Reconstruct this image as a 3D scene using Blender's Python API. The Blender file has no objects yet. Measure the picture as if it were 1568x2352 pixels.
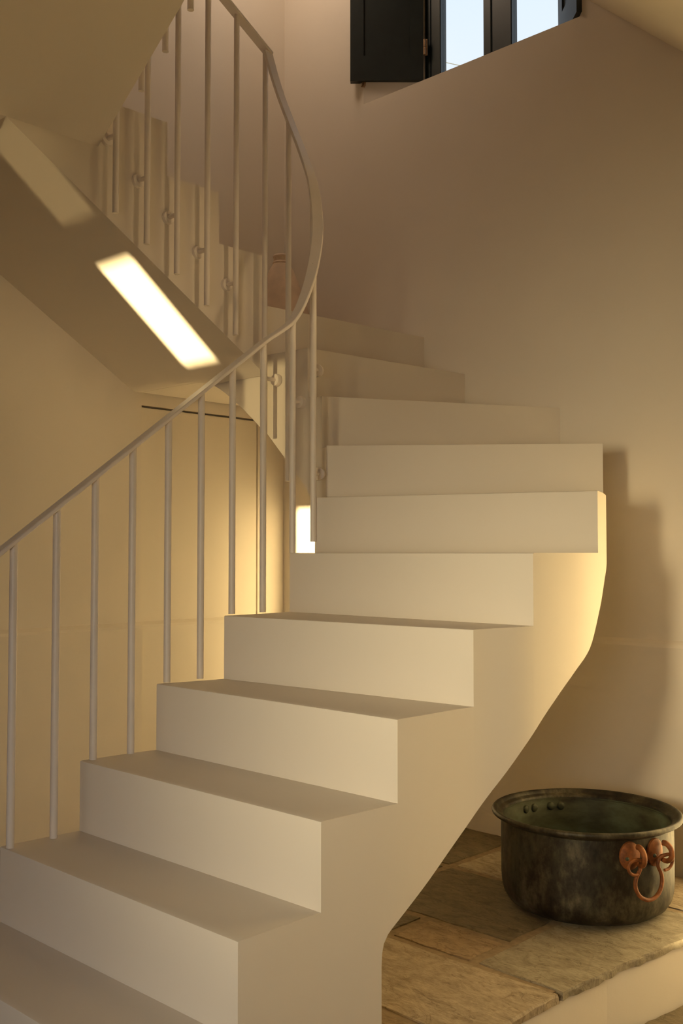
import bpy, bmesh, math, random
from mathutils import Vector, Matrix
random.seed(7)
scene = bpy.context.scene
COL = scene.collection
R = 0.2                      # one stair riser in metres; the plan below is written in risers

def W(x, y, z):              # plan coordinates (risers, height from eye level) -> metres, platform top at 0
    return Vector((x * R, y * R, (z + 6.0) * R))

# ------------------------------------------------------------------ camera
cam_d = bpy.data.cameras.new('camera'); cam = bpy.data.objects.new('camera', cam_d); COL.objects.link(cam)
cam.location = W(0, 0, 0)
cam.rotation_euler = (math.radians(90 + 2.273), 0, math.radians(43.739))
cam_d.sensor_fit = 'VERTICAL'; cam_d.sensor_height = 36.0
cam_d.lens = 36.0 * 2368 / 2352
cam_d.clip_start = 0.02; cam_d.clip_end = 500
scene.camera = cam

# ------------------------------------------------------------------ world, sun, fill lamps, exposure
SUN_DIR = Vector((-0.203, 0.979, -0.036)).normalized()      # the way the low evening sun travels
wd = bpy.data.worlds.new('world'); scene.world = wd; wd.use_nodes = True
nt = wd.node_tree; nt.nodes.clear()
tc = nt.nodes.new('ShaderNodeTexCoord'); sx = nt.nodes.new('ShaderNodeSeparateXYZ'); cr = nt.nodes.new('ShaderNodeValToRGB')
nt.links.new(tc.outputs['Generated'], sx.inputs[0]); nt.links.new(sx.outputs['Z'], cr.inputs[0])
e = cr.color_ramp.elements                               # hazy evening sky: whitish low down, pale blue higher
e[0].position, e[0].color = 0.0, (0.93, 0.90, 0.86, 1)
e[1].position, e[1].color = 1.0, (0.42, 0.60, 0.90, 1)
for p_, c_ in ((0.34, (0.85, 0.90, 0.965)), (0.48, (0.76, 0.865, 0.98))):
    x_ = e.new(p_); x_.color = (*c_, 1)
bg = nt.nodes.new('ShaderNodeBackground'); bg.inputs['Strength'].default_value = 1.15
wo = nt.nodes.new('ShaderNodeOutputWorld')
nt.links.new(cr.outputs[0], bg.inputs[0]); nt.links.new(bg.outputs[0], wo.inputs[0])

def sun_lamp():
    d = bpy.data.lights.new('sun', 'SUN'); d.energy = 27.0; d.color = (1.0, 0.78, 0.40); d.angle = math.radians(0.6)
    o = bpy.data.objects.new('sun', d); COL.objects.link(o)
    o.rotation_euler = SUN_DIR.to_track_quat('-Z', 'Y').to_euler()
    o.location = W(4, -20, 8)
sun_lamp()

def area(name, loc, aim, sx, sy, energy, color):
    d = bpy.data.lights.new(name, 'AREA'); d.shape = 'RECTANGLE'; d.size = sx; d.size_y = sy
    d.energy = energy; d.color = color
    o = bpy.data.objects.new(name, d); COL.objects.link(o)
    o.location = loc; o.rotation_euler = (aim - loc).to_track_quat('-Z', 'Z').to_euler()
    return o
# unseen fill lamps, added to lift the risers, the stair sides and the upper walls
wl = area('niche_fill', W(-4.3, -6.3, 0.9), W(-8.2, 14, -0.8), 0.34, 0.7, 6.1, (1.0, 0.82, 0.48))  # added soft lamp inside a closed niche, no sky behind it
wl.data.spread = math.radians(45)
ol = area('opening_fill', W(-1.4, -5.3, -0.8), W(-11.2, 8, -4.6), 0.7, 1.4, 4.3, (1.0, 0.93, 0.80))  # added lamp in the front opening, tops up the sky light
ol.data.spread = math.radians(75)
sl_ = area('side_fill', W(6.3, 12.2, 3.6), W(-15.4, 12.2, 5.2), 0.36, 0.36, 0.30, (1.0, 0.72, 0.38))  # added fill for the upper string; the right wall is unbroken
sl_.data.spread = math.radians(18)
area('landing_fill', W(-17.4, 15.5, 17.2), W(-17.6, 17.0, 10.0), 0.4, 0.4, 7.4, (1.0, 0.75, 0.54))  # added warm fill above the landing, no window there

scene.view_settings.view_transform = 'Standard'; scene.view_settings.look = 'None'
scene.view_settings.exposure = 0.0; scene.view_settings.gamma = 1.0
scene.view_settings.use_curve_mapping = False
scene.cycles.use_denoising = True
scene.cycles.diffuse_bounces = 8; scene.cycles.max_bounces = 14; scene.cycles.transparent_max_bounces = 12
scene.cycles.sample_clamp_indirect = 6.0

# ------------------------------------------------------------------ materials
def mat(name):
    m = bpy.data.materials.new(name); m.use_nodes = True
    n = m.node_tree.nodes; return m, n, m.node_tree.links, n['Principled BSDF']

def noise(n, l, vec, scale, detail=4, rough=0.55):
    t = n.new('ShaderNodeTexNoise'); t.inputs['Scale'].default_value = scale
    t.inputs['Detail'].default_value = detail; t.inputs['Roughness'].default_value = rough
    if vec is not None: l.new(vec, t.inputs['Vector'])
    return t
def coords(n, l, scale=(1, 1, 1), rot=(0, 0, 0), kind='Object'):
    tc = n.new('ShaderNodeTexCoord'); mp = n.new('ShaderNodeMapping')
    mp.inputs['Scale'].default_value = scale; mp.inputs['Rotation'].default_value = rot
    l.new(tc.outputs[kind], mp.inputs['Vector']); return mp.outputs[0]
def ramp(n, l, fac, stops):
    r = n.new('ShaderNodeValToRGB'); e = r.color_ramp.elements
    e[0].position, e[0].color = stops[0][0], (*stops[0][1], 1)
    e[1].position, e[1].color = stops[-1][0], (*stops[-1][1], 1)
    for p, c in stops[1:-1]:
        x = e.new(p); x.color = (*c, 1)
    l.new(fac, r.inputs[0]); return r
def bump(n, l, b, h, strength, dist):
    bp = n.new('ShaderNodeBump'); bp.inputs['Strength'].default_value = strength; bp.inputs['Distance'].default_value = dist
    l.new(h, bp.inputs['Height']); l.new(bp.outputs[0], b.inputs['Normal']); return bp

def plaster(name, c, rough=0.75, var=0.03, bs=0.25):
    m, n, l, b = mat(name)
    v = coords(n, l)
    t = noise(n, l, v, 2.2, 5)
    d = tuple(max(0, x - var) for x in c)
    r = ramp(n, l, t.outputs['Fac'], [(0.3, d), (0.7, c)])
    l.new(r.outputs[0], b.inputs['Base Color']); b.inputs['Roughness'].default_value = rough
    b.inputs['Specular IOR Level'].default_value = 0.25
    t2 = noise(n, l, v, 45, 3)
    t3 = noise(n, l, v, 6, 3)
    mx = n.new('ShaderNodeMath'); mx.operation = 'MULTIPLY_ADD'; mx.inputs[1].default_value = 5.0
    l.new(t3.outputs['Fac'], mx.inputs[0]); l.new(t2.outputs['Fac'], mx.inputs[2])
    bump(n, l, b, mx.outputs[0], bs, 0.0012)
    return m
M_WALL = plaster('wall_plaster', (0.74, 0.68, 0.59))
M_STEP = plaster('stair_plaster', (0.77, 0.71, 0.63), 0.55, 0.02, 0.12)
M_PLAT = plaster('platform_plaster', (0.77, 0.71, 0.62), 0.7, 0.03, 0.4)
M_CEIL = plaster('ceiling_plaster', (0.78, 0.72, 0.61))
M_ROOM = plaster('darkened_room_plaster', (0.36, 0.26, 0.15))      # unseen parts of the room, darkened to cut bounced light
M_DOOR = plaster('door_paint', (0.74, 0.68, 0.58), 0.5, 0.015, 0.08)

def simple(name, c, rough=0.5, metal=0.0, nscale=20, var=0.15):
    m, n, l, b = mat(name)
    t = noise(n, l, coords(n, l), nscale, 4)
    r = ramp(n, l, t.outputs['Fac'], [(0.3, tuple(x * (1 - var) for x in c)), (0.7, tuple(min(1, x * (1 + var)) for x in c))])
    l.new(r.outputs[0], b.inputs['Base Color'])
    b.inputs['Roughness'].default_value = rough; b.inputs['Metallic'].default_value = metal
    return m
M_RAIL = simple('white_painted_metal', (0.83, 0.77, 0.71), 0.4, 0.0, 12, 0.03)
M_DARK = simple('dark_green_paint', (0.009, 0.015, 0.014), 0.45, 0, 14, 0.2)
M_FRAME = simple('frame_paint', (0.010, 0.018, 0.018), 0.4, 0, 14, 0.2)
M_BRASS = simple('aged_brass', (0.42, 0.27, 0.16), 0.4, 0.8, 60, 0.2)
M_CABLE = simple('cable_black', (0.06, 0.07, 0.085), 0.6)
M_SOIL = simple('dry_ground', (0.25, 0.21, 0.15), 0.9, 0, 3, 0.3)
M_JAR = simple('terracotta', (0.66, 0.52, 0.39), 0.85, 0, 9, 0.14)
M_MORTAR = simple('mortar', (0.27, 0.20, 0.12), 0.95, 0, 40, 0.2)

def glass(name, tint):
    m, n, l, b = mat(name); n.remove(b)
    tr = n.new('ShaderNodeBsdfTransparent'); tr.inputs[0].default_value = (*tint, 1)
    gl = n.new('ShaderNodeBsdfGlossy'); gl.inputs['Roughness'].default_value = 0.02
    fr = n.new('ShaderNodeFresnel'); fr.inputs[0].default_value = 1.45
    ge = n.new('ShaderNodeNewGeometry'); iv = n.new('ShaderNodeMath'); iv.operation = 'SUBTRACT'; iv.inputs[0].default_value = 1.0
    l.new(ge.outputs['Backfacing'], iv.inputs[1]); mu = n.new('ShaderNodeMath'); mu.operation = 'MULTIPLY'
    l.new(fr.outputs[0], mu.inputs[0]); l.new(iv.outputs[0], mu.inputs[1])
    mx = n.new('ShaderNodeMixShader'); l.new(mu.outputs[0], mx.inputs[0]); l.new(tr.outputs[0], mx.inputs[1]); l.new(gl.outputs[0], mx.inputs[2])
    l.new(mx.outputs[0], n['Material Output'].inputs['Surface']); return m
M_GLASS = glass('clear_glass', (0.97, 0.98, 0.98))
M_TINT = glass('sun_dimming_glass', (0.215, 0.21, 0.20))  # tint chosen to weaken the sun into faint patches

def stone():
    m, n, l, b = mat('split_stone')
    oi = n.new('ShaderNodeObjectInfo')
    v = coords(n, l, (1.0, 2.0, 2.0), (0, 0, math.radians(32)))
    t = noise(n, l, v, 11.0, 9, 0.7); t.inputs['Distortion'].default_value = 0.7
    v2 = coords(n, l, (1.4, 4.0, 2.0), (0, 0, math.radians(38)))
    t2 = noise(n, l, v2, 30.0, 9, 0.78)
    r1 = ramp(n, l, t.outputs['Fac'], [(0.30, (0.42, 0.36, 0.26)), (0.5, (0.86, 0.82, 0.74)), (0.68, (1.12, 1.08, 1.0))])
    r2 = ramp(n, l, t2.outputs['Fac'], [(0.33, (0.60, 0.58, 0.52)), (0.52, (1, 1, 1)), (0.75, (1.12, 1.1, 1.05))])
    m1 = n.new('ShaderNodeMixRGB'); m1.blend_type = 'MULTIPLY'; m1.inputs[0].default_value = 0.85
    l.new(oi.outputs['Color'], m1.inputs[1]); l.new(r1.outputs[0], m1.inputs[2])
    m2 = n.new('ShaderNodeMixRGB'); m2.blend_type = 'MULTIPLY'; m2.inputs[0].default_value = 0.8
    l.new(m1.outputs[0], m2.inputs[1]); l.new(r2.outputs[0], m2.inputs[2])
    # thin dark cleavage veins
    vr = n.new('ShaderNodeTexNoise'); vr.inputs['Scale'].default_value = 3.2; vr.inputs['Detail'].default_value = 6
    vr.inputs['Distortion'].default_value = 1.4; l.new(v2, vr.inputs['Vector'])
    r3 = ramp(n, l, vr.outputs['Fac'], [(0.485, (1, 1, 1)), (0.5, (0.55, 0.5, 0.42)), (0.515, (1, 1, 1))])
    m3 = n.new('ShaderNodeMixRGB'); m3.blend_type = 'MULTIPLY'; m3.inputs[0].default_value = 0.8
    l.new(m2.outputs[0], m3.inputs[1]); l.new(r3.outputs[0], m3.inputs[2])
    l.new(m3.outputs[0], b.inputs['Base Color'])
    b.inputs['Roughness'].default_value = 0.72
    ad = n.new('ShaderNodeMath'); ad.operation = 'ADD'
    l.new(t.outputs['Fac'], ad.inputs[0]); l.new(t2.outputs['Fac'], ad.inputs[1])
    bump(n, l, b, ad.outputs[0], 0.7, 0.006)
    return m
M_STONE = stone()

def patina():
    m, n, l, b = mat('patinated_copper')
    v = coords(n, l, (1, 1, 0.6))
    t = noise(n, l, v, 13.0, 10, 0.66)
    r = ramp(n, l, t.outputs['Fac'], [(0.36, (0.008, 0.006, 0.003)), (0.48, (0.028, 0.022, 0.012)), (0.60, (0.080, 0.068, 0.042)), (0.74, (0.16, 0.145, 0.10))])
    t2 = noise(n, l, v, 4.0, 6, 0.6)
    r2 = ramp(n, l, t2.outputs['Fac'], [(0.50, (0, 0, 0)), (0.68, (1, 1, 1))])
    mx = n.new('ShaderNodeMixRGB'); l.new(r2.outputs[0], mx.inputs[0]); l.new(r.outputs[0], mx.inputs[1])
    mx.inputs[2].default_value = (0.050, 0.050, 0.031, 1)
    t3 = noise(n, l, v, 46.0, 8, 0.7)
    r3 = ramp(n, l, t3.outputs['Fac'], [(0.36, (0.35, 0.33, 0.30)), (0.52, (1, 1, 1)), (0.72, (1.35, 1.38, 1.3))])
    mm = n.new('ShaderNodeMixRGB'); mm.blend_type = 'MULTIPLY'; mm.inputs[0].default_value = 0.85
    l.new(mx.outputs[0], mm.inputs[1]); l.new(r3.outputs[0], mm.inputs[2])
    l.new(mm.outputs[0], b.inputs['Base Color'])
    b.inputs['Metallic'].default_value = 0.35
    b.inputs['Roughness'].default_value = 0.52
    bump(n, l, b, t.outputs['Fac'], 0.25, 0.003)
    return m
M_POT = patina()
def verdigris():
    m, n, l, b = mat('verdigris_copper')
    t = noise(n, l, coords(n, l, (1, 1, 2.2)), 7.0, 7, 0.6)
    r = ramp(n, l, t.outputs['Fac'], [(0.32, (0.028, 0.025, 0.013)), (0.52, (0.072, 0.078, 0.042)), (0.72, (0.115, 0.145, 0.092))])
    l.new(r.outputs[0], b.inputs['Base Color']); b.inputs['Metallic'].default_value = 0.25; b.inputs['Roughness'].default_value = 0.6
    bump(n, l, b, t.outputs['Fac'], 0.2, 0.003); return m
M_INNER = verdigris()
def rust():
    m, n, l, b = mat('rusty_iron')
    t = noise(n, l, coords(n, l), 38.0, 6, 0.6)
    r = ramp(n, l, t.outputs['Fac'], [(0.3, (0.10, 0.030, 0.007)), (0.55, (0.24, 0.075, 0.016)), (0.75, (0.38, 0.14, 0.032))])
    l.new(r.outputs[0], b.inputs['Base Color']); b.inputs['Metallic'].default_value = 0.1; b.inputs['Roughness'].default_value = 0.6
    bump(n, l, b, t.outputs['Fac'], 0.3, 0.002); return m
M_RUST = rust()

# ------------------------------------------------------------------ object helpers
def link(name, bm, m, parent=None, smooth=None, recalc=True):
    if recalc: bmesh.ops.recalc_face_normals(bm, faces=bm.faces)
    me = bpy.data.meshes.new(name); bm.to_mesh(me); bm.free()
    for mm in (m if isinstance(m, (list, tuple)) else [m]): me.materials.append(mm)
    if smooth is not None:
        me.shade_smooth(); me.set_sharp_from_angle(angle=math.radians(smooth))
    o = bpy.data.objects.new(name, me); COL.objects.link(o)
    if parent is not None: o.parent = parent
    return o
def rebase(o, p):            # put an unparented mesh's origin at p
    o.data.transform(Matrix.Translation(-p)); o.location = p; return o
def empty(name, loc, label=None, cat=None, group=None, kind=None):
    o = bpy.data.objects.new(name, None); COL.objects.link(o); o.location = loc; o.empty_display_size = 0.1
    tag(o, label, cat, group, kind); return o
def tag(o, label=None, cat=None, group=None, kind=None):
    for k, v in (('label', label), ('category', cat), ('group', group), ('kind', kind)):
        if v: o[k] = v
    return o
def put(o, parent):          # parent a world-space mesh under a moved Empty
    o.parent = parent; o.matrix_parent_inverse = Matrix.Translation(-parent.location); return o
def box(bm, a, b, skip=()):
    xs = (a[0], b[0]); ys = (a[1], b[1]); zs = (a[2], b[2])
    v = [bm.verts.new((xs[i], ys[j], zs[k])) for i in (0, 1) for j in (0, 1) for k in (0, 1)]
    for n_, f in enumerate(((0, 1, 3, 2), (4, 6, 7, 5), (0, 4, 5, 1), (2, 3, 7, 6), (0, 2, 6, 4), (1, 5, 7, 3))):
        if n_ not in skip: bm.faces.new([v[i] for i in f])
def prism(bm, pts, off):     # closed polygon of Vectors pushed along off
    a = [bm.verts.new(p) for p in pts]; b = [bm.verts.new(p + off) for p in pts]
    n_ = len(pts)
    bm.faces.new(a); bm.faces.new(b[::-1])
    for i in range(n_): bm.faces.new((a[i], b[i], b[(i + 1) % n_], a[(i + 1) % n_]))
def tube(bm, pts, rad, seg=12, cap=True):
    pts = [Vector(p) for p in pts]
    if not isinstance(rad, (list, tuple)): rad = [rad] * len(pts)
    t0 = (pts[1] - pts[0]).normalized()
    nrm = t0.orthogonal().normalized(); rings = []
    for i, p in enumerate(pts):
        t = (pts[min(i + 1, len(pts) - 1)] - pts[max(i - 1, 0)]).normalized()
        nrm = (nrm - t * nrm.dot(t)).normalized(); bn = t.cross(nrm)
        rings.append([bm.verts.new(p + (nrm * math.cos(2 * math.pi * k / seg) + bn * math.sin(2 * math.pi * k / seg)) * rad[i]) for k in range(seg)])
    for a, b in zip(rings, rings[1:]):
        for k in range(seg): bm.faces.new((a[k], a[(k + 1) % seg], b[(k + 1) % seg], b[k]))
    if cap: bm.faces.new(rings[0][::-1]); bm.faces.new(rings[-1])
def lathe(bm, prof, c, seg=64, mi=0):
    rings = []
    for r_, z in prof:
        if r_ < 1e-6: rings.append([bm.verts.new((c[0], c[1], c[2] + z))])
        else: rings.append([bm.verts.new((c[0] + r_ * math.cos(2 * math.pi * k / seg), c[1] + r_ * math.sin(2 * math.pi * k / seg), c[2] + z)) for k in range(seg)])
    for a, b in zip(rings, rings[1:]):
        for k in range(seg):
            k2 = (k + 1) % seg
            if len(a) == 1: f = bm.faces.new((a[0], b[k2], b[k]))
            elif len(b) == 1: f = bm.faces.new((a[k], a[k2], b[0]))
            else: f = bm.faces.new((a[k], a[k2], b[k2], b[k]))
            f.material_index = mi
def grid_wall(bm, us, vs, holes, make):   # boxes for every cell of the grid that is not in a hole
    us = sorted(set(us + [h[0] for h in holes] + [h[1] for h in holes]))
    vs = sorted(set(vs + [h[2] for h in holes] + [h[3] for h in holes]))
    for u0, u1 in zip(us, us[1:]):
        for v0, v1 in zip(vs, vs[1:]):
            um, vm = (u0 + u1) / 2, (v0 + v1) / 2
            if not any(h[0] < um < h[1] and h[2] < vm < h[3] for h in holes): make(u0, u1, v0, v1)
def catmull(pts, n_=10):
    out = []
    for i in range(len(pts) - 1):
        p0 = pts[max(i - 1, 0)]; p1 = pts[i]; p2 = pts[i + 1]; p3 = pts[min(i + 2, len(pts) - 1)]
        for k in range(n_):
            t = k / n_
            out.append(0.5 * ((2 * p1) + (p2 - p0) * t + (2 * p0 - 5 * p1 + 4 * p2 - p3) * t * t + (3 * p1 - p0 - 3 * p2 + p3) * t ** 3))
    out.append(pts[-1]); return out

# ------------------------------------------------------------------ room shell
XL, YB, YF, XR, ZT, ZF = -19.7, 18.46, -5.0, 6.5, 17.6, -7.0
FRONT_HOLES = [(-14.37, -12.45, -4.2, 2.03), (-13.52, -12.145, 4.62, 6.08), (-13.52, -12.145, 6.56, 7.66), (-12.15, -10.6, 2.1, 4.56),
               (-5.3, -3.5, -1.8, 3.2), (-3.3, 2.6, -5.3, 1.9)]
bm = bmesh.new()
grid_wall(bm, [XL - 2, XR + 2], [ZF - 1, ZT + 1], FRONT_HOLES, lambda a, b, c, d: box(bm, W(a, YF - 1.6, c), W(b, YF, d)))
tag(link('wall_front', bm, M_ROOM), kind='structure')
bm = bmesh.new()
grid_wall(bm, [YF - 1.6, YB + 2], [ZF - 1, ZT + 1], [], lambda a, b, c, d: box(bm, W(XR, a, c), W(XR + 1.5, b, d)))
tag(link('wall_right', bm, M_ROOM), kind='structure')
# left wall: a hair proud in front of the flush cupboard door, set back from the door on
DY0, DY1, DZ = 13.92, 17.56, 3.42
bm = bmesh.new()
box(bm, W(XL - 2, YF, ZF - 1), W(XL, DY0, ZT + 1))
box(bm, W(XL - 2, DY0, DZ), W(XL - 0.07, DY1, ZT + 1)); box(bm, W(XL - 2, DY1, ZF - 1), W(XL - 0.07, YB + 2, ZT + 1))
box(bm, W(XL - 2, DY0, ZF - 1), W(XL - .31, DY1, DZ))
wall_left = tag(link('wall_left', bm, M_WALL), kind='structure')
# back wall with a splayed window niche
WX0, WX1, WZ0, WZ1, WD = -16.91, -10.82, 11.06, 16.6, 1.1
bm = bmesh.new()
grid_wall(bm, [XL - 2, XR + 2], [ZF - 1, ZT + 1], [(WX0, WX1, WZ0, WZ1)], lambda a, b, c, d: box(bm, W(a, YB, c), W(b, YB + 0.02, d)))
ox0, ox1, oz0, oz1 = WX0 + 1.12, WX1 - 1.08, WZ0 + 0.05, WZ1 - 0.1
grid_wall(bm, [XL - 2, XR + 2], [ZF - 1, ZT + 1], [(ox0, ox1, oz0, oz1)], lambda a, b, c, d: box(bm, W(a, YB + WD, c), W(b, YB + 1.4, d)))
i_ = [(WX0, WZ0), (WX1, WZ0), (WX1, WZ1), (WX0, WZ1)]; o_ = [(ox0, oz0), (ox1, oz0), (ox1, oz1), (ox0, oz1)]
for k in range(4):
    k2 = (k + 1) % 4
    bm.faces.new([bm.verts.new(p) for p in (W(i_[k][0], YB, i_[k][1]), W(i_[k2][0], YB, i_[k2][1]), W(o_[k2][0], YB + WD, o_[k2][1]), W(o_[k][0], YB + WD, o_[k][1]))])
wall_back = tag(link('wall_back', bm, M_WALL, recalc=False), kind='structure')

# thick lower wall (dado) with its chamfered ledge
def dado(name, pts_fn, h=-1.70, t=0.10, ch=0.13):
    bm = bmesh.new(); prof = [(0, -7.0), (t, -7.0), (t, h - ch), (t * .75, h - ch * .55), (0, h)]
    pts_fn(bm, prof); return tag(link(name, bm, M_WALL), kind='structure')
dado('baseboard_left', lambda bm, pr: prism(bm, [W(XL + a, YF, z) for a, z in pr], W(0, DY0 - YF, 0) - W(0, 0, 0)), -1.58)
dado('baseboard_left', lambda bm, pr: prism(bm, [W(XL - 0.07 + a, DY1, z) for a, z in pr], W(0, YB - DY1, 0) - W(0, 0, 0)), -1.58)
dado('baseboard_back', lambda bm, pr: prism(bm, [W(XL, YB - a, z) for a, z in pr], W(XR - XL, 0, 0) - W(0, 0, 0)), -1.66)

# flush door under the landing
door = tag(empty('door_1', W(XL, (DY0 + DY1) / 2, -6)), kind='structure')
bm = bmesh.new(); box(bm, W(XL - 0.30, DY0 + 0.01, -6), W(XL - 0.07, DY1 - 0.05, DZ - 0.055)); put(link('door_leaf', bm, M_DOOR), door)
bm = bmesh.new(); prism(bm, [W(XL - 0.07 + a, DY0 + 0.01, z) for a, z in [(0, -6), (0.09, -6), (0.09, -1.71), (0.065, -1.65), (0, -1.58)]], W(0, DY1 - 0.06 - DY0, 0) - W(0, 0, 0))
put(link('lower_panel', bm, M_DOOR), door)

# ceiling, with the sloping underside that comes down along the back wall on the right
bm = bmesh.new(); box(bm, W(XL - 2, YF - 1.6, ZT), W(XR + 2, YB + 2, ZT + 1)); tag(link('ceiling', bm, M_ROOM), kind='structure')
bm = bmesh.new()
prism(bm, [W(-10.74, 10.4, 17.6), W(-10.74, 10.4, 11.40), W(-8.0, 10.4, 8.98), W(-5.0, 10.4, 6.44), W(XR, 10.4, 6.44), W(XR, 10.4, 17.6)], W(0, YB - 10.4, 0) - W(0, 0, 0))
tag(link('ceiling', bm, M_CEIL), kind='structure')

# ------------------------------------------------------------------ window (upper right), shutters, hinge, sky side
win = tag(empty('window_1', W((ox0 + ox1) / 2, YB + WD, oz0)), kind='structure')
fy0, fy1 = YB + WD - 0.05, YB + WD + 0.20
zb = 11.62                              # top of the bottom rail of the sashes
def part(name, boxes, m, parent, bev=0.0):
    bm = bmesh.new()
    for a, b in boxes: box(bm, a, b)
    if bev: bmesh.ops.bevel(bm, geom=list(bm.edges), offset=bev, segments=1, affect='EDGES')
    return put(link(name, bm, m), parent)
def sash(x0, x1, g0, g1):
    f = part('sash', [(W(x0, fy0, oz0 + .08), W(g0, fy1, oz1)), (W(g1, fy0, oz0 + .08), W(x1, fy1, oz1)),
                      (W(g0, fy0, oz0 + .08), W(g1, fy1, zb)), (W(g0, fy0, oz1 - .45), W(g1, fy1, oz1))], M_FRAME, win, 0.004)
    bm = bmesh.new(); box(bm, W(g0, fy0 + .10, zb), W(g1, fy0 + .13, oz1 - .45)); p = link('pane', bm, M_GLASS); put(p, f); p.matrix_parent_inverse = Matrix.Identity(4)
    p.data.transform(Matrix.Translation(Vector((0, 0, 0))))
    return f
part('window_frame', [(W(ox0, fy0 - .02, oz0), W(ox0 + .16, fy1 + .1, oz1)), (W(ox1 - .07, fy0 - .02, oz0), W(ox1, fy1 + .1, oz1)), (W(ox0, fy0 - .02, oz0), W(ox1, fy1 + .1, oz0 + .08))], M_FRAME, win)
sash(ox0 + .16, -13.83, -15.33, -14.06)
sash(-13.81, ox1 - .07, -13.26, -11.93)

def shutter(hx, hy, dirv, wlen, z0, z1, label, side):
    t = empty('window_shutter', W(hx, hy, z0), label, 'shutter')
    d = Vector((dirv[0], dirv[1], 0)).normalized(); nrm = Vector((-d.y, d.x, 0)) * side
    def slab(u0, u1, a, b, w0, w1, bm):
        pts = [W(hx, hy, 0) + (d * u + nrm * w_) * R for u, w_ in ((u0, w0), (u1, w0), (u1, w1), (u0, w1))]
        prism(bm, [Vector((p.x, p.y, (a + 6) * R)) for p in pts], Vector((0, 0, (b - a) * R)))
    st = .33
    for nm, a in (('stile', (0, st, z0, z1)), ('stile', (wlen - st, wlen, z0, z1)), ('rail', (st, wlen - st, z0, z0 + .62)), ('rail', (st, wlen - st, z1 - .5, z1))):
        bm = bmesh.new(); slab(*a, 0, .16, bm); put(link(nm, bm, M_DARK), t)
    bm = bmesh.new(); slab(st, wlen - st, z0 + .62, z1 - .5, .04, .125, bm); put(link('panel', bm, M_DARK), t)
    return t
sl = shutter(-15.74, 19.36, (-0.757, -0.653), 1.80, 11.62, 16.3, 'dark green panelled shutter folded open left of the window', -1)
bm = bmesh.new()
tube(bm, [W(-15.70, 19.36, 12.22), W(-15.70, 19.36, 12.40)], .035 * R, 10); tube(bm, [W(-15.70, 19.36, 12.41), W(-15.70, 19.36, 12.60)], .035 * R, 10)
box(bm, W(-15.70, 19.38, 12.20), W(-15.64, 19.40, 12.60))
h = put(link('hinge', bm, M_BRASS, smooth=40), sl); h['label'] = 'small brass hinge'
bm = bmesh.new(); tube(bm, [W(-16.93, 18.50, 11.64), W(-16.93, 18.50, 11.55), W(-16.95, 18.48, 11.50)], .06 * R, 8)
c_ = put(link('catch', bm, M_BRASS, smooth=40), sl); c_['label'] = 'small brass catch under the leaf'
shutter(-11.97, 19.42, (0.72, -0.695), 1.50, 11.14, 16.3, 'dark green shutter folded into the right side of the window niche', 1)

bm = bmesh.new()
pts = []
for k in range(25):
    u_ = (k - 12) / 1.5; pts.append(Vector((-9.42 + u_, 12.0, 8.567 - .518 * u_ + .004 * u_ * u_)))
tube(bm, pts, .006, 6)
o = rebase(link('overhead_cable', bm, M_CABLE), pts[0].copy()); tag(o, 'thin overhead cable crossing the sky outside the window', 'cable')

# unseen light-shaping pieces added on the sun side: niche backing and dimming panes
bm = bmesh.new(); box(bm, W(-5.3, -6.58, -1.8), W(-3.5, -6.5, 3.2)); tag(link('niche_back', bm, M_ROOM), kind='structure')  # opaque backing added behind the niche lamp, stops the sun
bm = bmesh.new(); box(bm, W(-13.52, -5.9, 6.56), W(-12.145, -5.87, 7.66)); box(bm, W(-12.15, -5.9, 2.1), W(-10.6, -5.87, 4.56)); g = link('dimming_panes', bm, M_TINT); tag(g, kind='structure')  # dark panes added to dim the sun on soffit and well face
# ground outside
bm = bmesh.new(); box(bm, Vector((-60, -60, -2.2)), Vector((60, 60, -2.0))); tag(link('ground', bm, M_SOIL), kind='structure')

# ------------------------------------------------------------------ floor: lower level, raised platform, split-stone slabs
bm = bmesh.new(); box(bm, W(XL - 2, YF - 1.6, -7.6), W(XR + 2, YB + 2, -7.05))
floor = tag(link('floor', bm, M_MORTAR), kind='structure')
PE = [(3.0, -7.80), (10.0, -7.76), (12.2, -7.74), (13.6, -7.66), (15.4, -7.42), (18.46, -7.0)]     # platform edge: (Y, X)
def pe(y):
    for (a, xa), (b, xb) in zip(PE, PE[1:]):
        if a <= y <= b: return xa + (xb - xa) * (y - a) / (b - a)
    return PE[0][1] if y < 3 else PE[-1][1]
bm = bmesh.new()
poly = [W(x - 0.05, y, -7.06) for y, x in PE] + [W(XL, YB, -7.06), W(XL, 3.0, -7.06)]
prism(bm, poly, W(0, 0, .93) - W(0, 0, 0))
platform = tag(link('floor', bm, M_PLAT), kind='structure')
bm = bmesh.new()
poly = [W(x - 0.12, y, -6.14) for y, x in PE] + [W(XL, YB, -6.14), W(XL, 3.0, -6.14)]
prism(bm, poly, W(0, 0, .122) - W(0, 0, 0)); put(link('mortar_bed', bm, M_MORTAR), platform)

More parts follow.
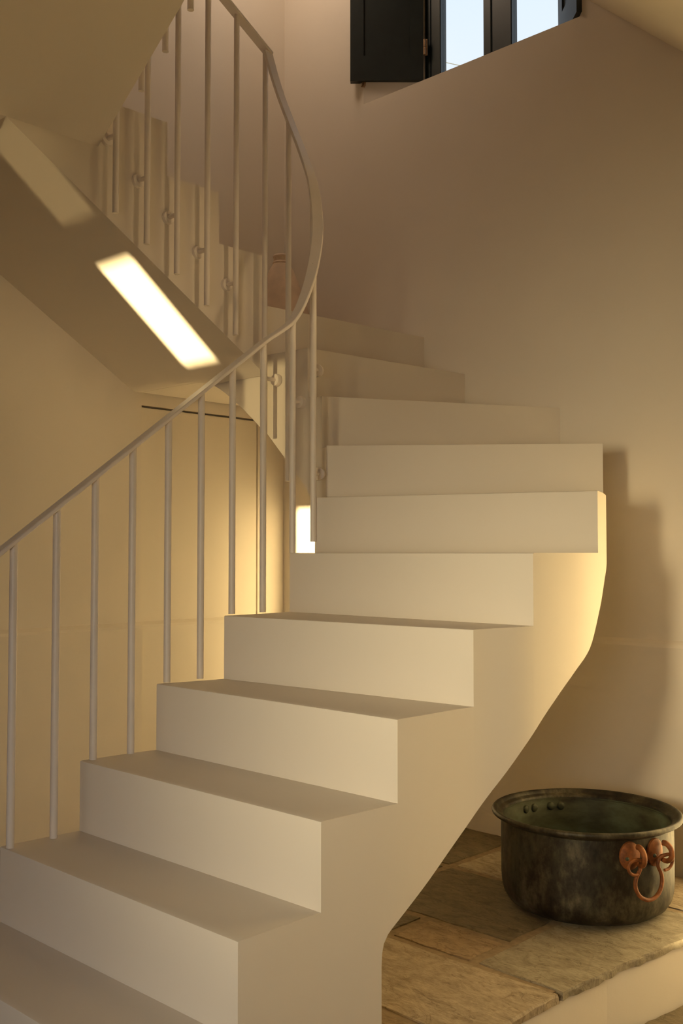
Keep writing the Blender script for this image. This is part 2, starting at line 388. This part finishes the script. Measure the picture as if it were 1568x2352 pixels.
def slab(poly, top, th, color, parent, rough_edges=0.014, step=0.16):
    rnd = random.Random(int(abs(poly[0][0] * 991 + poly[0][1] * 77)))
    pts = []
    for (x0, y0), (x1, y1) in zip(poly, poly[1:] + poly[:1]):
        L = math.hypot(x1 - x0, y1 - y0); n_ = max(1, int(L / step)); nx, ny = -(y1 - y0) / L, (x1 - x0) / L
        for k in range(n_):
            t = k / n_; j = rnd.uniform(-1, 1) * rough_edges * (1 if k else 1.5)
            pts.append((x0 + (x1 - x0) * t + nx * j, y0 + (y1 - y0) * t + ny * j))
    bm = bmesh.new()
    cx = sum(p[0] for p in pts) / len(pts); cy = sum(p[1] for p in pts) / len(pts)
    top_v = [bm.verts.new(W(x + (cx - x) * .012, y + (cy - y) * .012, top + rnd.uniform(-.006, .006))) for x, y in pts]
    mid_v = [bm.verts.new(W(x + rnd.uniform(-.008, .008), y + rnd.uniform(-.008, .008), top - .03 + rnd.uniform(-.01, .008))) for x, y in pts]
    low_v = [bm.verts.new(W(x + rnd.uniform(-.014, .006), y, top - th + rnd.uniform(-.02, .02))) for x, y in pts]
    c = bm.verts.new(W(cx, cy, top + .004))
    n_ = len(pts)
    for i in range(n_):
        k = (i + 1) % n_
        bm.faces.new((c, top_v[i], top_v[k])); bm.faces.new((top_v[i], mid_v[i], mid_v[k], top_v[k])); bm.faces.new((mid_v[i], low_v[i], low_v[k], mid_v[k]))
    o = link('stone_slab', bm, M_STONE); put(o, parent); o.color = (*color, 1); return o
TAN = (0.47, 0.385, 0.275); GREY = (0.36, 0.315, 0.235); OLIVE = (0.215, 0.172, 0.105); OCHRE = (0.40, 0.29, 0.17); DEEP = (0.19, 0.15, 0.09); PALE = (0.47, 0.40, 0.285)
J = .082
def rect(x0, x1, y0, y1): return [(x0 + J, y0 + J), (x1 - J, y0 + J), (x1 - J, y1 - J), (x0 + J, y1 - J)]
def edge_rect(x0, y0, y1): return [(x0 + J, y0 + J), (pe(y0), y0 + J * .6)] + [(pe(y0 + (y1 - y0) * t), y0 + (y1 - y0) * t) for t in (.33, .66)] + [(pe(y1), y1 - J * .6), (x0 + J, y1 - J)]
Z6 = -6.0
SL = [
 (edge_rect(-11.9, 10.35, 12.39), TAN), (rect(-10.88, -9.25, 12.39, 13.42), OCHRE), (edge_rect(-9.25, 12.39, 16.60), GREY),
 (rect(-12.36, -9.25, 13.42, 15.92), OLIVE), (rect(-13.4, -10.88, 12.39, 13.42), OLIVE), (rect(-12.36, -9.25, 15.92, 18.40), PALE),
 (rect(-15.4, -12.36, 15.92, 18.40), OLIVE), (edge_rect(-9.25, 16.60, 18.40), TAN), (rect(-15.4, -12.36, 13.42, 15.92), DEEP),
 (edge_rect(-11.2, 8.0, 10.35), OCHRE), (rect(-14.9, -11.9, 10.35, 12.39), GREY), (rect(-14.5, -11.2, 8.0, 10.35), TAN),
 (edge_rect(-10.4, 5.4, 8.0), GREY), (rect(-13.6, -10.4, 5.4, 8.0), OLIVE), (edge_rect(-11.6, 3.1, 5.4), TAN), (rect(-15.0, -11.6, 3.1, 5.4), GREY),
 (rect(-19.6, -15.4, 15.92, 18.40), TAN), (rect(-19.6, -15.4, 13.42, 15.92), GREY), (rect(-19.6, -14.9, 10.35, 12.39), OCHRE), (rect(-19.6, -13.4, 12.39, 13.42), TAN),
 (rect(-19.6, -14.5, 8.0, 10.35), OLIVE), (rect(-19.6, -13.6, 5.4, 8.0), GREY), (rect(-19.6, -15.0, 3.1, 5.4), OCHRE)]
for poly, c in SL: slab(poly, Z6, .115, c, platform)
cols = [TAN, GREY, PALE, OLIVE, TAN, OCHRE]
for i in range(5):
    for j in range(7):
        x0 = -7.85 + i * 2.55 + (.5 if j % 2 else 0); y0 = 1.2 + j * 2.45
        if i == 0: x0 = max(x0, -7.95)
        x1 = -7.85 + (i + 1) * 2.55 + (.5 if j % 2 else 0)
        if i == 0: p = [(pe(y0) - .02, y0 + J), (x1 - J, y0 + J), (x1 - J, y0 + 2.45 - J), (pe(min(18.4, y0 + 2.45)) - .02, min(18.4, y0 + 2.45 - J))]
        else: p = rect(x0, x1, y0, min(18.42, y0 + 2.45))
        slab(p, -7.0, .1, cols[(i * 2 + j * 3) % 6], floor)

# ------------------------------------------------------------------ the stair: one thing, every step a part
V2 = lambda *p: Vector(p)
OUT = [V2(-8.22, 5.85), V2(-8.22, 7.05), V2(-8.21, 8.25), V2(-8.14, 9.48), V2(-8.09, 10.94), V2(-7.90, 12.06), V2(-8.02, 13.5), V2(-8.47, 14.80), V2(-9.0, 16.0), V2(-9.52, 16.84), V2(-10.35, 17.75), V2(-11.41, YB)]
OUT_I = {0: 0, 1: 1, 2: 2, 3: 3, 4: 4, 5: 5, 6: 7, 7: 9, 8: 11}
INN = [V2(-13.22, 5.85), V2(-13.19, 7.06), V2(-13.12, 8.25), V2(-13.0, 9.5), V2(-12.75, 10.62), V2(-12.80, 12.1), V2(-13.20, 13.1), V2(-13.42, 13.62), V2(-13.84, 13.92), V2(-14.29, 13.98), V2(-15.39, 13.92)]
NS = 10
OUTC = catmull(OUT, NS); INC = catmull(INN, NS)
def interp(tab, s):
    for (a, za), (b, zb_) in zip(tab, tab[1:]):
        if s <= b: return za + (zb_ - za) * (s - a) / (b - a)
    return tab[-1][1]
def arcs(c):
    s = [0.0]
    for a, b in zip(c, c[1:]): s.append(s[-1] + (b - a).length)
    return s
OUTS = arcs(OUTC); INS = arcs(INC)
so = lambda i: OUTS[OUT.index(OUT[i]) * NS]
si = lambda i: INS[i * NS]
line = lambda y: -4.51 + .66 * (y - 9.28)
def sy(y):                   # arc length of the outer line where it reaches y
    for i in range(len(OUTC) - 1):
        if OUTC[i + 1].y >= y: return OUTS[i] + (OUTS[i + 1] - OUTS[i]) * (y - OUTC[i].y) / (OUTC[i + 1].y - OUTC[i].y)
OZ = [(0, -7), (so(1), line(7.05)), (sy(9.28), -4.51)] + [(sy(y), z) for y, z in ((10.06, -4.03), (10.81, -3.5), (11.45, -2.97), (11.82, -2.63), (12.33, -2.23), (12.84, -1.92), (13.36, -1.67), (14.03, -1.43), (14.55, -1.14), (15.05, -.82), (15.6, -.42), (16.84, .1))] + [(so(11), .85)]
IZ = [(0, -7), (si(1), line(7.06)), (si(3), line(9.5)), (si(5), -2.80), (si(6), -1.55), (si(7), -.60), (si(8), .38), (si(9), 1.22), (si(10), 2.40)]
def smoothz(tab):            # light smoothing of the soffit height along the run
    n_ = 400; L = tab[-1][0]; v = [interp(tab, L * i / n_) for i in range(n_ + 1)]
    for _ in range(14): v = [v[0]] + [(v[i - 1] + 2 * v[i] + v[i + 1]) / 4 for i in range(1, n_)] + [v[-1]]
    return [(L * i / n_, v[i]) for i in range(n_ + 1)]
OZS, IZS = smoothz(OZ), smoothz(IZ)

stair = empty('staircase', W(-10.7, 5.9, -6), 'white plastered stair winding up around the narrow well', 'staircase')
def block(inn, out, top, bi, bo, m=6, name='step', bevel=True):
    """solid step: inner and outer plan lines (same count), flat top, ruled underside"""
    n_ = len(inn); bm = bmesh.new()
    T = [[None] * (m + 1) for _ in range(n_)]; B = [[None] * (m + 1) for _ in range(n_)]
    for i in range(n_):
        for j in range(m + 1):
            t = j / m; p = inn[i].lerp(out[i], t); z = bi[i] + (bo[i] - bi[i]) * t
            T[i][j] = bm.verts.new(W(p.x, p.y, top)); B[i][j] = bm.verts.new(W(p.x, p.y, min(z, top - .05)))
    for i in range(n_ - 1):
        for j in range(m):
            bm.faces.new((T[i][j], T[i][j + 1], T[i + 1][j + 1], T[i + 1][j])); bm.faces.new((B[i][j], B[i + 1][j], B[i + 1][j + 1], B[i][j + 1]))
        bm.faces.new((T[i][0], T[i + 1][0], B[i + 1][0], B[i][0])); bm.faces.new((T[i][m], B[i][m], B[i + 1][m], T[i + 1][m]))
    for j in range(m):
        bm.faces.new((T[0][j], B[0][j], B[0][j + 1], T[0][j + 1])); bm.faces.new((T[-1][j], T[-1][j + 1], B[-1][j + 1], B[-1][j]))
    if bevel:
        es = [bm.edges.get((T[0][j], T[0][j + 1])) for j in range(m)]
        bmesh.ops.recalc_face_normals(bm, faces=bm.faces)
        bmesh.ops.bevel(bm, geom=es, offset=.022 * R, segments=2, affect='EDGES', profile=.6)
    o = link(name, bm, M_STEP, smooth=28); put(o, stair); return o
def resample(c, s, a, b, n_):
    out = []; ss = []
    for k in range(n_ + 1):
        x = a + (b - a) * k / n_; ss.append(x)
        for i in range(len(c) - 1):
            if x <= s[i + 1] + 1e-9 or i == len(c) - 2:
                out.append(c[i].lerp(c[i + 1], (x - s[i]) / (s[i + 1] - s[i]))); break
    return out, ss
for k in range(9):
    n_ = 10 if k < 4 else 16
    if k < 8:
        ii, sI = resample(INC, INS, si(k), si(k + 1), n_)
        oo, sO = resample(OUTC, OUTS, so(OUT_I[k]), so(OUT_I[k + 1]), n_)
        zo = [max(-6.0, interp(OZS, s)) for s in sO]
    else:
        ii, sI = resample(INC, INS, si(8), si(9), n_)
        oo = [V2(-11.41, YB).lerp(V2(-13.85, YB), t / n_) for t in range(n_ + 1)]
        zo = [.75 + .6 * t / n_ for t in range(n_ + 1)]
    zi = [max(-6.0, interp(IZS, s)) for s in sI]
    if k < 2: zi = zo = [-6.0] * len(zi)
    block(ii, oo, k - 5.0, zi, zo)
ii, sI = resample(INC, INS, si(9), si(10), 16)
oo = [V2(-13.85, YB).lerp(V2(-15.02, YB), t / 16) for t in range(17)]
zi = [interp(IZS, s) for s in sI]
block(ii, oo, 4.0, zi, zi)
# solid foot under the lowest steps, ending in the upright edge beside the flagstones
def lerpx(C, y):
    for a, b in zip(C, C[1:]):
        if a.y <= y <= b.y: return a.x + (b.x - a.x) * (y - a.y) / (b.y - a.y)
bm = bmesh.new()
prof = [(8.25 + .0475 * k, -6.0) for k in range(21)] + [(9.2005, -4.85), (9.21, -4.70), (9.24, -4.59), (9.31, -4.50), (9.42, line(9.42) - .004)]
cols_ = [[bm.verts.new(W(lerpx(C, y), y, z)) for C, z in ((OUTC, zb_), (OUTC, line(y)), (INC, line(y)), (INC, zb_))] for y, zb_ in prof]
for a, b in zip(cols_, cols_[1:]):
    for k in range(4): bm.faces.new((a[k], a[(k + 1) % 4], b[(k + 1) % 4], b[k]))
bm.faces.new(cols_[0]); bm.faces.new(cols_[-1][::-1])
put(link('stair_base', bm, M_STEP, smooth=28), stair)

# quarter landing (level 5) with the soffit curling out of the winders
LP = [(-15.39, 2.40), (-15.55, 2.52), (-16.09, 2.95), (-16.64, 3.33), (-17.08, 3.57), (-17.4, 3.66), (-17.8, 3.69), (-19.7, 3.70)]
LC = [V2(x, z) for x, z in LP]; LC = catmull(LC, 5)
ii = [V2(p.x, 13.90) for p in LC]; oo = [V2(min(p.x, -15.02) if k else -15.02, YB) for k, p in enumerate(LC)]
zz = [p.y for p in LC]
block(ii, oo, 5.0, zz, zz, name='landing')
# upper flight, rising back towards the camera on the left
S2 = lambda y: 4.05 - .62 * (y - 13.13)
def lpz(x):
    for p, q in zip(LC, LC[1:]):
        if q.x <= x <= p.x: return p.y + (q.y - p.y) * (x - p.x) / (q.x - p.x)
    return 3.7
UP = [(13.88, -15.37), (12.66, -15.40), (11.41, -15.53), (10.20, -15.58), (9.92, -15.58)]
for k in range(3):
    (y0, x0), (y1, x1) = UP[k], UP[k + 1]
    n_ = 8
    bm = bmesh.new(); m = 12
    T = []; B = []
    for i in range(n_ + 1):
        t = i / n_; y = y0 + (y1 - y0) * t; xi = -15.40
        T.append([]); B.append([])
        for j in range(m + 1):
            x = xi + (XL - xi) * j / m
            z = S2(y)
            if k == 0: z = max(z, min(3.7, lpz(x)))
            T[i].append(bm.verts.new(W(x, y, 6.0 + k))); B[i].append(bm.verts.new(W(x, y, z)))
    for i in range(n_):
        for j in range(m):
            bm.faces.new((T[i][j], T[i][j + 1], T[i + 1][j + 1], T[i + 1][j])); bm.faces.new((B[i][j], B[i + 1][j], B[i + 1][j + 1], B[i][j + 1]))
        bm.faces.new((T[i][0], T[i + 1][0], B[i + 1][0], B[i][0])); bm.faces.new((T[i][m], B[i][m], B[i + 1][m], T[i + 1][m]))
    for j in range(m):
        bm.faces.new((T[0][j], B[0][j], B[0][j + 1], T[0][j + 1])); bm.faces.new((T[-1][j], T[-1][j + 1], B[-1][j + 1], B[-1][j]))
    put(link('step', bm, M_STEP, smooth=28), stair)
# top landing of this turn (level 9)
LY0, LZ = 6.4, 7.12
bm = bmesh.new()
yk = 13.13 - (LZ - 4.05) / .62
prism(bm, [W(-15.40, 10.20, 9.0), W(-15.40, 10.20, S2(10.20)), W(-15.40, yk, LZ), W(-15.40, LY0, LZ), W(-15.40, LY0, 9.0)], W(XL, 0, 0) - W(-15.40, 0, 0))
put(link('landing', bm, M_STEP), stair)
# next flight, rising to the right over the viewer's side
for k in range(8):
    x0 = -15.40 + 1.22 * k; x1 = x0 + 1.22
    s0, s1 = LZ + .70 * (x0 + 15.4), LZ + .70 * (x1 + 15.4)
    bm = bmesh.new(); zt = min(10.0 + k, ZT)
    prism(bm, [W(x0, LY0, zt), W(x0, LY0, s0), W(x1, LY0, s1), W(x1, LY0, zt)], W(0, 9.92, 0) - W(0, LY0, 0))
    put(link('step', bm, M_STEP), stair)

# ------------------------------------------------------------------ railing: flat handrail, round balusters, side brackets
rail = empty('stair_railing', W(-13.05, 7.02, -4), 'white metal railing with flat handrail following the inner edge of the stair', 'railing')
LOW = lambda y: .05 + .748 * (y - 7.02)
RP = [V2(-13.05, y, LOW(y)) for y in (5.9, 7.0, 8.0, 9.0, 10.0, 11.0, 11.8)]
CUR = [V2(-13.05, 11.8, LOW(11.8)), V2(-13.05, 12.4, 4.05), V2(-13.10, 12.80, 4.66), V2(-13.22, 13.12, 5.35), V2(-13.42, 13.38, 6.05), V2(-13.72, 13.55, 6.90), V2(-14.05, 13.60, 7.62), V2(-14.44, 13.60, 8.42), V2(-14.8, 13.60, 9.22), V2(-15.08, 13.60, 10.00)]
RP = RP[:-1] + catmull(CUR, 6)
UPZ = lambda y: 10.02 + .57 * (13.6 - y)
def sweep(bm, pts, w, th, cap=True):
    """flat bar: level across, thickness at right angles to the run"""
    rings = []
    for i, p in enumerate(pts):
        t = (pts[min(i + 1, len(pts) - 1)] - pts[max(i - 1, 0)]); h_ = Vector((t.x, t.y, 0)).normalized(); s_ = Vector((h_.y, -h_.x, 0)); t.normalize(); u = s_.cross(t)
        if u.z < 0: u = -u
        q = W(*p)
        c = .18 * th
        rings.append([bm.verts.new(q + s_ * a + u * b) for a, b in ((-w, c), (-w, th - c), (-w + c, th), (w - c, th), (w, th - c), (w, c), (w - c, 0), (-w + c, 0))])
    for a, b in zip(rings, rings[1:]):
        for k in range(8): bm.faces.new((a[k], a[(k + 1) % 8], b[(k + 1) % 8], b[k]))
    bm.faces.new(rings[0]); bm.faces.new(rings[-1][::-1])
RW, RT = .105 * R, .06 * R
bm = bmesh.new(); sweep(bm, RP, RW, RT); put(link('handrail', bm, M_RAIL, smooth=35), rail)
bm = bmesh.new(); sweep(bm, [V2(-15.10, y, UPZ(y)) for y in (13.68, 12.5, 11.3, 10.22)], RW, RT); put(link('handrail', bm, M_RAIL, smooth=35), rail)
F3 = lambda x: 13.6 + .70 * (x + 14.54)
bm = bmesh.new(); sweep(bm, [V2(x, 10.22, F3(x)) for x in (-15.1, -14, -12.5, -11.0, -9.9)], RW, RT); put(link('handrail', bm, M_RAIL, smooth=35), rail)
BR = .055 * R
def baluster(x, y, z0, z1, br=None):
    bm = bmesh.new(); tube(bm, [W(x, y, z0), W(x, y, z1 + .03)], BR, 16)
    o = put(link('baluster', bm, M_RAIL, smooth=40), rail)
    if br:
        (dx, dy), zb_, L = br; d = Vector((dx, dy, 0)).normalized(); p = W(x, y, zb_); bm = bmesh.new()
        tube(bm, [p, p + d * (L - .05) * R], .042 * R, 12); tube(bm, [p + d * (L - .065) * R, p + d * (L - .03) * R, p + d * (L + .02) * R], [.115 * R, .125 * R, .125 * R], 20)
        q = link('bracket', bm, M_RAIL, smooth=40); q.parent = o
        q.matrix_parent_inverse = Matrix.Identity(4)
for i, lev in enumerate((-4, -4, -3, -3, -2, -2, -1, -1, 0)):
    y = 7.02 + .67 * i + (.06 if i == 8 else 0)
    baluster(-13.05, (7.13, 7.79, 8.42, 9.07, 9.73, 10.38, 11.03, 11.71, 12.40)[i], lev, LOW((7.13, 7.79, 8.42, 9.07, 9.73, 10.38, 11.03, 11.71, 12.40)[i]))
baluster(-13.20, 13.06, .2, 5.22, ((-.55, .84), 1.46, .45))
baluster(-13.72, 13.55, 2.92, 6.88, ((-.55, .83), 3.5, .44))
baluster(-14.44, 13.60, 1.38, 8.40, ((0, 1), 2.94, .35))
baluster(-15.10, 13.58, 2.30, 10.0, ((0, 1), 3.45, .33))
for y, z0, zb_ in ((12.83, 4.19, 5.22), (12.12, 4.64, 5.71), (11.42, 5.10, 6.21), (10.75, 5.51, 6.72), (10.09, 5.91, 7.30)):
    baluster(-15.10, y, z0, UPZ(y), ((-1, 0), zb_, .30))
for i in range(5):
    x = -14.54 + .675 * i; baluster(x, 10.22, 7.94 + .46 * i, F3(x), ((0, -1), 7.94 + .46 * i + 1.1, .30))

# ------------------------------------------------------------------ copper cauldron
PC = (-9.36, 15.86)
pot = empty('cauldron', W(*PC, -6), 'old patinated copper cauldron with rusty ring handle on the stone slabs', 'cauldron')
C0 = W(*PC, -6)
def pr(l): return [(a * R, b * R) for a, b in l]
bm = bmesh.new()
outp = [(0, .012), (.9, .012), (1.10, .018), (1.235, .05), (1.335, .12), (1.40, .22), (1.43, .34), (1.443, .5), (1.445, .8), (1.445, 1.2), (1.44, 1.46)]
inp = [(1.40, 1.47), (1.405, 1.38), (1.385, 1.34), (1.395, 1.0), (1.395, .6), (1.36, .40), (1.25, .22), (1.0, .10), (.6, .07), (0, .07)]
lathe(bm, pr(outp), C0, 72, 0); lathe(bm, pr(inp), C0, 72, 1)
put(link('body', bm, [M_POT, M_INNER], pot and None, smooth=45), pot)
bm = bmesh.new()
rimp = [(1.40, 1.44), (1.412, 1.50), (1.425, 1.515), (1.485, 1.528), (1.50, 1.545), (1.515, 1.585)] + [(1.556 + .046 * math.sin(t), 1.555 + .046 * math.cos(t)) for t in [math.pi * k / 8 for k in range(0, 10)]] + [(1.50, 1.50), (1.46, 1.465), (1.44, 1.44), (1.40, 1.44)]
lathe(bm, pr(rimp), C0, 72); put(link('rim', bm, M_POT, smooth=50), pot)
fwd = Vector((PC[0], PC[1], 0)).normalized() * -1            # from pot towards the camera
base_a = math.atan2(fwd.y, fwd.x)
def on_pot(ang, z, off=0.0):                                 # ang to the viewer's right of the nearest point
    a = base_a + ang; return C0 + Vector((math.cos(a), math.sin(a), 0)) * ((1.445 + off) * R) + Vector((0, 0, z * R))
def plate(a0, zc):
    """hammered oval plate riveted under the rim"""
    bm = bmesh.new(); n_ = 20; seg = 3
    rings = []
    for q, off in ((1.0, -.005), (.97, .03), (.7, .055), (.35, .07)):
        rings.append([bm.verts.new(on_pot(a0 + q * .125 * math.cos(2 * math.pi * k / n_), zc + q * (.235 if math.sin(2 * math.pi * k / n_) > 0 else .215) * math.sin(2 * math.pi * k / n_), off)) for k in range(n_)])
    c = bm.verts.new(on_pot(a0, zc, .072))
    for a, b in zip(rings, rings[1:]):
        for k in range(n_): bm.faces.new((a[k], a[(k + 1) % n_], b[(k + 1) % n_], b[k]))
    for k in range(n_): bm.faces.new((rings[-1][k], rings[-1][(k + 1) % n_], c))
    o = put(link('handle_plate', bm, M_RUST, smooth=50), pot); o['label'] = 'rusty iron plate'
    # hook: a bar that grows out of the plate, comes forward and curls back under
    bm = bmesh.new(); pts = []; rad = []
    for k in range(18):
        t = k / 17; a = math.radians(100 - 300 * t); rr = .145
        pts.append(on_pot(a0 + .06 + (.03 * t), zc + .02 + rr * math.sin(a), .10 + .02 + rr * .9 * math.cos(a) * (1 if t > 0 else 1)))
        rad.append((.048 - .012 * t) * R)
    tube(bm, pts, rad, 10)
    q = link('hook', bm, M_RUST, smooth=50); q.parent = o; q.matrix_parent_inverse = Matrix.Identity(4)
    bm = bmesh.new(); p = on_pot(a0 - .05, zc - .02, .05); n_v = (on_pot(a0 - .05, zc, 1) - on_pot(a0 - .05, zc, 0)).normalized()
    tube(bm, [p, p + n_v * .025 * R, p + n_v * .035 * R], [.035 * R, .03 * R, .012 * R], 10)
    q = link('rivet', bm, M_INNER, smooth=50); q.parent = o; q.matrix_parent_inverse = Matrix.Identity(4)
A1, A2, AZ = math.radians(27.5), math.radians(47.5), 1.20
plate(A1, AZ); plate(A2, AZ)
# omega-shaped drop handle with curled ends
bm = bmesh.new(); am = (A1 + A2) / 2 + .03
loc = []
def arc(cx, cz, r_, a0, a1, n_): return [(cx + r_ * math.cos(math.radians(a0 + (a1 - a0) * k / n_)), cz + r_ * math.sin(math.radians(a0 + (a1 - a0) * k / n_))) for k in range(n_ + 1)]
left = arc(-.30, 1.08, .135, -70, -330, 12)                 # curl round the left hook
bottom = arc(0, .785, .275, 128, 412, 26)
right = arc(.30, 1.08, .135, 150, -110, 12)
pp = left + [(-.165, 1.03)] + bottom + [(.165, 1.03)] + right
sm = [Vector((a, b, 0)) for a, b in pp]
for _ in range(1): sm = [sm[0]] + [(sm[i - 1] + 2 * sm[i] + sm[i + 1]) / 4 for i in range(1, len(sm) - 1)] + [sm[-1]]
n_ = len(sm)
pts = [on_pot(am + p.x / 1.5, p.y, .09 + (.07 if i < 12 or i > n_ - 12 else 0.01) + (.06 * (i / 11 if i < 12 else 0)) + (.06 * ((n_ - 1 - i) / 11 if i > n_ - 12 else 0))) for i, p in enumerate(sm)]
for _ in range(1): pts = [pts[0]] + [(pts[i - 1] + 2 * pts[i] + pts[i + 1]) / 4 for i in range(1, n_ - 1)] + [pts[-1]]
tube(bm, pts, [(.024 + .009 * math.sin(math.pi * i / (n_ - 1))) * R for i in range(n_)], 10)
o = put(link('handle', bm, M_RUST, smooth=50), pot); o['label'] = 'rusty iron ring handle'
# rivets of the opposite handle, seen inside the far wall
for ang in (-130, -138.5, -153, -161):
    bm = bmesh.new(); a = base_a + math.radians(ang); d = Vector((math.cos(a), math.sin(a), 0)); p = C0 + d * 1.40 * R + Vector((0, 0, 1.32 * R))
    tube(bm, [p, p - d * .025 * R, p - d * .045 * R], [.075 * R, .072 * R, .045 * R], 16)
    put(link('rivet', bm, M_INNER, smooth=50), pot)

# ------------------------------------------------------------------ terracotta jar on the landing
jc = W(-18.30, 17.0, 5.0)
jar = empty('terracotta_jar', jc, 'pale terracotta jar with ringed neck on the stair landing', 'jar')
bm = bmesh.new()
lathe(bm, pr([(0, 0), (.52, 0), (.66, .05), (.78, .14), (.80, .32), (.74, .62), (.62, 1.02), (.46, 1.47), (.30, 1.88), (.205, 2.04), (.19, 2.08), (.19, 2.22), (.16, 2.22), (.16, 2.0), (.25, 1.85), (.4, 1.5), (.55, 1.1), (.62, .6), (.5, .1), (0, .06)]), jc, 48)
put(link('body', bm, M_JAR, smooth=50), jar)
for z, r_ in ((2.07, .205), (2.23, .20)):
    bm = bmesh.new(); lathe(bm, pr([(r_ - .03 + .04 * math.cos(t), z + .04 * math.sin(t)) for t in [2 * math.pi * k / 10 for k in range(11)]]), jc, 36)
    put(link('neck_ring', bm, M_JAR, smooth=60), jar)
